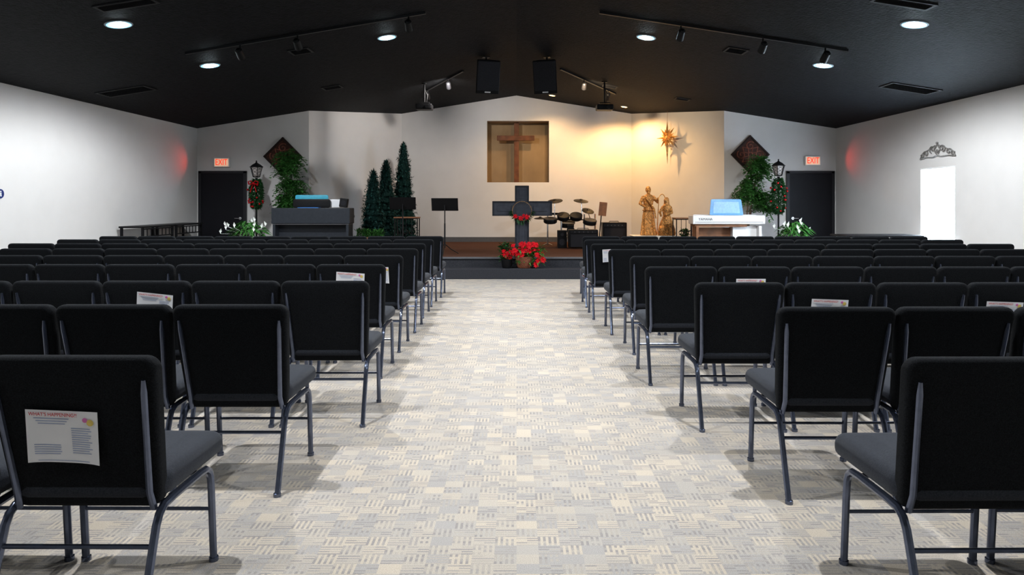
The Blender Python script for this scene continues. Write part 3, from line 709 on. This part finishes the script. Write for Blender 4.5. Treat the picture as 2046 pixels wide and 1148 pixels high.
# ------------------------------------------------------------ lantern posts
def lantern(X,Y,zt,gl,label,bow=True):
    e=thing('lantern_post',label,'lamp post',(X,Y,.361),0,'lantern posts with garlands'); h=zt-.36
    mb=MB(); mb.lathe([(.13,0),(.13,.02),(.05,.05),(.025,.12),(.018,.2),(.018,h-.42),(.03,h-.40),(.018,h-.37),(.03,h-.34)],n=16); mb.obj('post',M_blackmetal,e)
    mb=MB(); b0=h-.33; 
    mb.lathe([(.06,b0),(.08,b0+.012),(.065,b0+.02)],n=6); mb.lathe([(.135,b0+.2),(.14,b0+.21),(.08,b0+.26),(.025,b0+.29),(.012,b0+.31),(.018,b0+.325),(.004,b0+.34)],n=6)
    for k in range(6): a=2*pi*k/6; mb.tube([(.07*cos(a),.07*sin(a),b0+.015),(.12*cos(a),.12*sin(a),b0+.205)],.006,6)
    for q in range(6):
        for j in range(3):
            a=2*pi*q/6; a2=2*pi*(q+1)/6; p=lambda aa,z:Vector((cos(aa)*(.07+.05*(z/.19)),sin(aa)*(.07+.05*(z/.19)),b0+.015+z))
            mb.tube([p(a,.063*j),p(a2,.063*(j+1))],.003,4); mb.tube([p(a2,.063*j),p(a,.063*(j+1))],.003,4)
    mb.obj('lantern_cage',M_blackmetal,e)
    MB().lathe([(.062,b0+.02),(.11,b0+.2)],n=6).obj('lantern_glass',M_lglass,e,smooth=False)
    mb=MB(); g1=h-.37
    for k in range(2600):
        t=R(); z=g1-t*gl; rr=.05+.12*sin(pi*min(1,t*1.0))**.6*U(.4,1.0); a=U(0,2*pi)
        mb.leaf((rr*.7*cos(a),rr*.7*sin(a),z),(cos(a),sin(a),U(-.9,.6)),U(.04,.075),.018)
    mb.obj('garland',M_leafdark,e,smooth=False)
    for k in range(14):
        t=U(.1,.95); a=U(pi,2*pi) ; rr=.06+.11*sin(pi*t)**.6; MB().sph((rr*cos(a),rr*sin(a),g1-t*gl),.021,10).obj('bauble',M_balls,e)
    if bow:
        mb=MB(); zb=g1-.08 ; yb=-.16
        for sg in (-1,1):
            mb.tube([(0,yb,zb),(sg*.05,yb-.02,zb+.045),(sg*.095,yb-.01,zb+.03),(sg*.09,yb,zb-.02),(sg*.04,yb-.005,zb-.02),(0,yb,zb)],[.008,.02,.022,.022,.02,.008],8,sq=.5)
            mb.tube([(0,yb,zb),(sg*.03,yb,zb-.08),(sg*.06,yb,zb-.18)],[.008,.016,.018],8,sq=.4)
        mb.sph((0,yb-.01,zb),(.02,.02,.02),8); mb.obj('bow',M_red,e)
lantern(-5.22,13.7,2.17,.58,'black lantern post with green garland, red bow and baubles')
lantern(5.20,13.55,2.19,.70,'black lantern post with long green garland and red baubles',False)

# ------------------------------------------------------------ peace lilies
def lily(X,Y,spread,nf,label):
    e=thing('peace_lily',label,'potted plant',(X,Y,.361),0,'potted peace lilies')
    MB().lathe([(.12,0),(.16,.22),(.17,.24),(.14,.24),(0,.21)],n=24).obj('pot',M_black,e)
    mb=MB()
    for k in range(190):
        a=U(0,2*pi); q=U(.1,1); r=spread*q; z=.58-.22*q+U(-.10,.08); d=Vector((cos(a),sin(a)*.6,0))
        b=Vector((0,0,.22)); p1=d*r*.55+Vector((0,0,z)); sd=Vector((-sin(a),cos(a),.2)).normalized(); w=.05
        m=p1+d*.09+Vector((0,0,.02)); t=p1+d*.2-Vector((0,0,.06))
        mb.add([p1,m+sd*w*.6,t,m-sd*w*.6,m-Vector((0,0,.01))],[(0,1,4),(1,2,4),(2,3,4),(3,0,4)])
        mb.add([b+sd*.003,b-sd*.003,p1],[(0,1,2)])
    mb.obj('leaves',M_leaf,e,smooth=False)
    mb=MB()
    for k in range(nf):
        a=U(0,2*pi); r=spread*U(.2,1.0); b=Vector((r*cos(a),r*.5*sin(a)-.08,U(.50,.66)-.12*(r/spread)))
        L=U(.08,.12); w=.026; t=b+Vector((U(-.03,.03),-.01,L))
        mb.add([b,b+Vector((w,.0,L*.5)),t,b+Vector((-w,.0,L*.5)),b+Vector((0,.02,L*.5))],[(0,1,4),(1,2,4),(2,3,4),(3,0,4)])
        mb.tube([(0,0,.22),b*.6+Vector((0,0,.15)),b],.003,4)
    mb.obj('blossoms',M_lily,e,smooth=False)
lily(-5.10,12.95,.50,13,'peace lily with upright white blossoms on the stage')
lily(5.27,12.95,.42,10,'peace lily with white blossoms near the white piano')

# ------------------------------------------------------------ electronic drum kit
e=thing('drum_kit','black electronic drum kit with pads, cymbals and a chrome rack','drum kit',(1.15,15.25,.362))
mb=MB()
for x,y in ((-.45,.1),(-.16,-.15),(.35,-.15),(.62,.15)):
    mb.tube([(x,y,0.012),(x,y,.72)],.018,8); mb.tube([(x-.1,y-.1,0.014),(x,y,.06),(x+.1,y+.1,.014)],.012,6)
mb.tube([(-.45,.1,.60),(-.16,-.15,.60),(.35,-.15,.60),(.62,.15,.60)],.018,8)
mb.tube([(-.3,-.03,.6),(-.3,-.03,1.0)],.010,8); mb.tube([(.3,-.15,.6),(.29,-.1,1.0)],.010,8); mb.tube([(.5,0,.6),(.44,-.05,.78)],.010,8)
mb.obj('rack',M_chrome,e)
def cym(x,y,z,r,tx,ty):
    T=Matrix.Translation((x,y,z))@Euler((radians(tx),radians(ty),0)).to_matrix().to_4x4()
    MB().lathe([(r,-.008),(r,.0),(r*.8,.01),(r*.25,.025),(r*.18,.04),(.0,.045)],n=28,M=T).obj('cymbal_pad',M_black,e)
cym(-.29,-.03,1.01,.17,16,-6); cym(.28,-.1,1.01,.165,14,5); cym(.44,-.05,.79,.14,25,12); cym(-.62,.0,.62,.14,5,0)
def pad(x,y,z,r,tx,ty):
    T=Matrix.Translation((x,y,z))@Euler((radians(tx),radians(ty),0)).to_matrix().to_4x4()
    MB().lathe([(r*.85,-.09),(r,-.07),(r,.0),(r*.97,.012),(r*.9,.012),(.0,.006)],n=24,M=T).obj('drum_pad',M_black,e)
    MB().lathe([(r*1.02,-.012),(r*1.04,-.01),(r*1.04,.008),(r*1.0,.016),(r*.97,.012)],n=24,M=T).obj('drum_rim',M_blackmetal,e)
pad(-.12,-.24,.69,.135,28,0); pad(.16,-.24,.69,.135,28,0); pad(-.40,-.1,.61,.15,12,0); pad(.47,-.18,.58,.15,14,6); pad(.0,.15,.5,.15,5,0)
mb=MB(); mb.box((.05,-.10,.33),(.14,.1,.3)); mb.cyl((.05,-.16,.36),(.05,-.11,.36),.09); mb.obj('kick_pad',M_black,e,bevel=.006)
mb=MB(); mb.box((-.3,.18,.72),(.25,.15,.05)); mb.obj('drum_module',M_black,e,smooth=False,bevel=.008)
e=thing('drum_stool','black padded round drum stool','stool',(1.2,15.95,.36))
MB().lathe([(.14,.46),(.165,.48),(.17,.53),(.15,.56),(.0,.565)],n=24).obj('seat',M_black,e)
MB().cyl((0,0,.15),(0,0,.47),.018).obj('pole',M_chrome,e)
for k in range(3):
    a=2*pi*k/3; MB().tube([(0,0,.25),(.22*cos(a),.22*sin(a),.011)],.011,6).obj('leg',M_chrome,e)
def amp(X,Y,w,dp,h,label,cat='amplifier'):
    e=thing('amplifier',label,cat,(X,Y,.361))
    MB().box((0,0,h/2+.01),(w,dp,h-.02)).obj('cabinet',M_black,e,smooth=False,bevel=.015)
    MB().box((0,-dp/2-.004,h*.42),(w*.88,.012,h*.66)).obj('grille',M_grille,e,smooth=False,bevel=.003)
    mb=MB(); mb.box((0,-dp/2-.004,h*.88),(w*.88,.01,h*.10)); mb.obj('control_panel',M_blackmetal,e,smooth=False)
    mb=MB()
    for k in range(5): mb.cyl((-w*.3+k*w*.15,-dp/2-.009,h*.88),(-w*.3+k*w*.15,-dp/2-.022,h*.88),.010,n=10)
    mb.obj('knobs',M_base,e)
    mb=MB(); mb.tube([(-w*.2,0,h-.005),(-w*.18,0,h+.025),(w*.18,0,h+.025),(w*.2,0,h-.005)],.008,6); mb.obj('carry_handle',M_black,e)
amp(2.20,15.42,.54,.32,.53,'square black combo amplifier beside the drum kit')
amp(1.42,14.60,.62,.30,.40,'wide black speaker box in front of the drum kit')
e=thing('speaker','small black wedge monitor speaker by the drum kit','speaker',(.98,14.72,.36))
MB().box((0,0,.19),(.2,.2,.38)).obj('speaker_cabinet',M_black,e,smooth=False,bevel=.01)
mb=MB(); mb.cyl((0,-.1,.13),(0,-.108,.13),.07,n=20); mb.cyl((0,-.1,.29),(0,-.108,.29),.035,n=20); mb.obj('speaker_cone',M_grille,e)
e=thing('wooden_stand','small wooden sheet stand beside the drum kit','stand',(1.80,14.93,.36))
MB().box((0,0,.84),(.17,.02,.30),Matrix.Rotation(radians(6),4,'Y')).obj('board',M_wood,e,smooth=False,bevel=.004)
MB().cyl((-.0,.02,.03),(.06,.02,.75),.013).obj('pole',M_blackmetal,e)
MB().cyl((0,.02,0),(0,.02,.03),.14,.12,n=20).obj('base',M_blackmetal,e)

# ------------------------------------------------------------ nativity
e=thing('draped_table','low table draped with a cream cloth under the gold figures','table',(2.92,14.5,.362))
mb=MB(); mb.rslab(.96,.56,.02,.03,.008,lambda x,y,z:(x,z,.268-y),bulge=0); mb.obj('table_top',M_cloth,e)
vs=[];fs=[]; n=120
per=[]
for k in range(n):
    t=k/n*4; s_=int(t); f=t-s_
    hx,hy=.475,.275
    per.append([(-hx+2*hx*f,-hy),(hx,-hy+2*hy*f),(hx-2*hx*f,hy),(-hx,hy-2*hy*f)][s_])
for j,(z,am) in enumerate(((.27,0),(.18,.008),(.02,.022))):
    for k,(x,y) in enumerate(per):
        w_=1+am*sin(k*.9)+am*1.0; vs.append((x*w_,y*(w_+am*.5*sin(k*.9)),z))
for j in range(2):
    for k in range(n): l=(k+1)%n; fs.append((j*n+k,j*n+l,(j+1)*n+l,(j+1)*n+k))
mb=MB(); mb.add(vs,fs); mb.obj('cloth_skirt',M_cloth,e)
for x in (-.4,.4):
    for y in (-.2,.2): MB().cyl((x,y,0),(x,y,.258),.02).obj('leg',M_wood,e)
def limb(mb,pts,rs):
    for i in range(len(pts)-1):
        mb.cyl(pts[i],pts[i+1],rs[i],rs[i+1],n=14)
    for p,r in zip(pts,rs): mb.sph(p,r,12)
def statue(e,build,vox):
    mb=MB(); build(mb); o=mb.obj('figure',M_gold,e)
    r=o.modifiers.new('remesh','REMESH'); r.mode='VOXEL'; r.voxel_size=vox; r.use_smooth_shade=True
    s=o.modifiers.new('sm','SMOOTH'); s.iterations=2; s.factor=.5
    return o
rip=lambda a,z:1+.12*sin(a*8+z*5)*max(0,(1-z/.75))+.03*sin(a*19-z*11)
def joseph(mb):
    mb.lathe([(.165,0),(.17,.03),(.15,.2),(.125,.4),(.10,.54),(.088,.60),(.105,.68),(.12,.77),(.10,.84),(.045,.87)],n=48,rip=rip,M=Matrix.Diagonal((1,.8,1,1)))
    limb(mb,[(0,0,.84),(0,-.005,.90)],[.04,.036])
    mb.sph((0,-.01,.955),(.052,.060,.070),16); mb.sph((0,-.035,.905),(.032,.03,.040),10); mb.sph((0,-.072,.955),(.010,.014,.016),8)
    mb.sph((0,.012,.968),(.060,.060,.074),14); mb.sph((-.052,0,.95),(.01,.014,.02),6); mb.sph((.052,0,.95),(.01,.014,.02),6)
    limb(mb,[(-.115,0,.80),(-.19,-.01,.67),(-.115,-.11,.60)],[.042,.030,.022])
    limb(mb,[(.115,0,.80),(.19,-.05,.70),(.15,-.16,.76)],[.042,.030,.022])
    mb.sph((-.105,-.12,.60),(.022,.03,.028),10); mb.sph((.148,-.17,.775),(.022,.03,.028),10)
    mb.tube([(-.10,-.09,.80),(0,-.115,.68),(.09,-.10,.55),(.12,-.13,.35)],[.02,.024,.024,.014],8)
    mb.lathe([(.13,.53),(.105,.57),(.132,.52)],n=20)
def mary(mb):
    mb.lathe([(.16,0),(.17,.04),(.16,.14),(.135,.24),(.10,.34),(.075,.42),(.085,.50),(.095,.57),(.08,.63),(.035,.67)],n=48,rip=rip)
    mb.sph((-.05,-.07,.11),(.12,.15,.11),14)
    mb.sph((-.015,-.045,.735),(.040,.046,.056),14)
    mb.lathe([(.085,.58),(.062,.66),(.055,.72),(.050,.77),(.02,.805)],c=(0,.005,0),n=20)
    mb.sph((-.02,-.092,.73),(.009,.012,.014),8)
    limb(mb,[(-.08,0,.59),(-.13,-.08,.49),(-.09,-.18,.42)],[.034,.027,.020]); limb(mb,[(.08,0,.59),(.12,-.08,.48),(.02,-.18,.44)],[.034,.027,.020])
    mb.sph((-.09,-.20,.415),(.022,.028,.022),10); mb.sph((.0,-.20,.435),(.022,.028,.022),10)
e=thing('nativity_statue','standing gold woven robed man statue on a draped table','statue',(2.80,14.5,.644),radians(10),'gold nativity figures')
statue(e,joseph,.007)
e=thing('nativity_statue','smaller kneeling gold veiled woman statue on a draped table','statue',(3.17,14.42,.644),radians(-20),'gold nativity figures')
statue(e,mary,.007)
e=thing('shepherd_crook','thin curved gold crook standing between the statues','staff',(3.04,14.68,.645))
mb=MB(); pts=[(-.02,0,0),(0,0,.4),(.02,0,.72)]+[(.09-.07*cos(a),0,.74+.13*sin(a)) for a in [pi*k/12 for k in range(1,14)]]; mb.tube(pts,.010,8); mb.obj('crook',M_goldm,e)

# ------------------------------------------------------------ star
nv=Vector((-.835,-.55,0)); sx_=Vector((.55,-.835,0))
ctr=Vector((3.62,15.86,2.84))+nv*.16
e=thing('star_ornament','gold many-pointed star with long tail hung on the wall','star',ctr)
mb=MB(); up=Vector((0,0,1))
for k in range(16):
    a=2*pi*k/16+pi/2; L=(.36,.22,.31,.22)[k%4]
    if k==0: L=.40
    if k==8: L=.62
    d=sx_*cos(a)+up*sin(a); q=sx_*-sin(a)+up*cos(a); w=.036
    b=d*.03; m_=d*L*.3
    mb.add([b,m_+q*w,d*L,m_-q*w,m_+nv*.06,m_-nv*.03],[(0,1,4),(1,2,4),(2,3,4),(3,0,4),(1,0,5),(2,1,5),(3,2,5),(0,3,5)])
mb.sph((0,0,0),(.055,.055,.055),10)
mb.obj('star_points',M_goldm,e,smooth=False)
MB().tube([(0,0,.36),(0,0,zc(ctr.x)-ctr.z-.004)],.003,5).obj('hanging_cord',M_wood,e)

# ------------------------------------------------------------ wall tables
for yc_ in (12.15,13.3):
    e=thing('console_table','long low black slatted console table against the wall','console table',(-6.56,yc_,0),0,'wall console tables')
    MB().box((0,0,.915),(.42,1.08,.03)).obj('table_top',M_black,e,smooth=False,bevel=.004)
    mb=MB()
    for k in range(9): mb.box((.19,-.5+k*.125,.82),(.012,.012,.14))
    mb.box((.19,0,.75),(.02,1.02,.02)); mb.box((.19,0,.88),(.02,1.02,.02)); mb.obj('slatted_apron',M_black,e,smooth=False)
    for x in (-.18,.18):
        for y in (-.5,.5): MB().box((x,y,.45),(.035,.035,.9)).obj('leg',M_black,e,smooth=False)
e=thing('side_table','plain dark table beside the wall','table',(5.95,11.3,0))
MB().box((0,0,.79),(1.25,.6,.03)).obj('table_top',M_black,e,smooth=False,bevel=.004)
for x in (-.57,.57):
    for y in (-.25,.25): MB().box((x,y,.3875),(.04,.04,.775)).obj('leg',M_black,e,smooth=False)

# ------------------------------------------------------------ iron scroll on right wall
e=thing('scroll_wall_decor','grey wrought iron scroll ornament above the window','wall decor',(WX-.02,11.06,2.12))
mb=MB(); F=Matrix.Diagonal((1,1,.72,1))
def scroll(y0,z0,r,t0,turns,sg,flip=1):
    pts=[]
    for k in range(30):
        q=k/29; a=t0+q*turns*2*pi; rr=r*(1-q*.85); pts.append((0,y0+sg*rr*cos(a),z0+flip*rr*sin(a)))
    mb.tube(pts,.010,6,M=F)
for sg in (-1,1):
    scroll(sg*.12,.12,.09,-1.2,1.3,sg); scroll(sg*.30,.03,.08,-.5,1.2,sg); scroll(sg*.40,-.02,.05,.5,1.1,sg)
    mb.tube([(0,sg*.46,-.08),(0,sg*.3,-.05),(0,sg*.1,-.06),(0,0,-.03)],.011,6,M=F); mb.tube([(0,sg*.02,.0),(0,sg*.08,.1),(0,0,.22)],.010,6,M=F)
    mb.tube([(0,sg*.46,-.08),(0,sg*.40,.04),(0,sg*.22,.12),(0,sg*.05,.2)],.009,6,M=F)
mb.sph((0,0,.18),.02,8); mb.sph((0,0,.05),(.012,.03,.03),8)
mb.obj('iron_scrollwork',M_iron,e)

# ------------------------------------------------------------ stage fill from track heads
addspot('stage_spot_lamp',(-1.3,13.2,3.6),215,(1,.94,.87),120,.8,.05,target=(-2.4,17,1.9))
addspot('stage_spot_lamp',(1.3,13.3,3.6),210,(1,.74,.45),115,.8,.05,target=(2.8,17,1.8))

# ------------------------------------------------------------ world + camera
wd=bpy.data.worlds.new('world'); scene.world=wd; wd.use_nodes=True
bg=wd.node_tree.nodes['Background']; bg.inputs[0].default_value=(.8,.9,1,1); bg.inputs[1].default_value=1.0
cam=bpy.data.cameras.new('camera'); cam.lens=24; cam.sensor_width=36; cam.shift_x=-9/2046; cam.shift_y=-169/2046; cam.clip_start=.05
co=bpy.data.objects.new('camera',cam); COL.objects.link(co); co.location=(0,0,1.33); co.rotation_euler=(radians(90),0,0); scene.camera=co
scene.view_settings.view_transform='Standard'
scene.view_settings.exposure=0.25
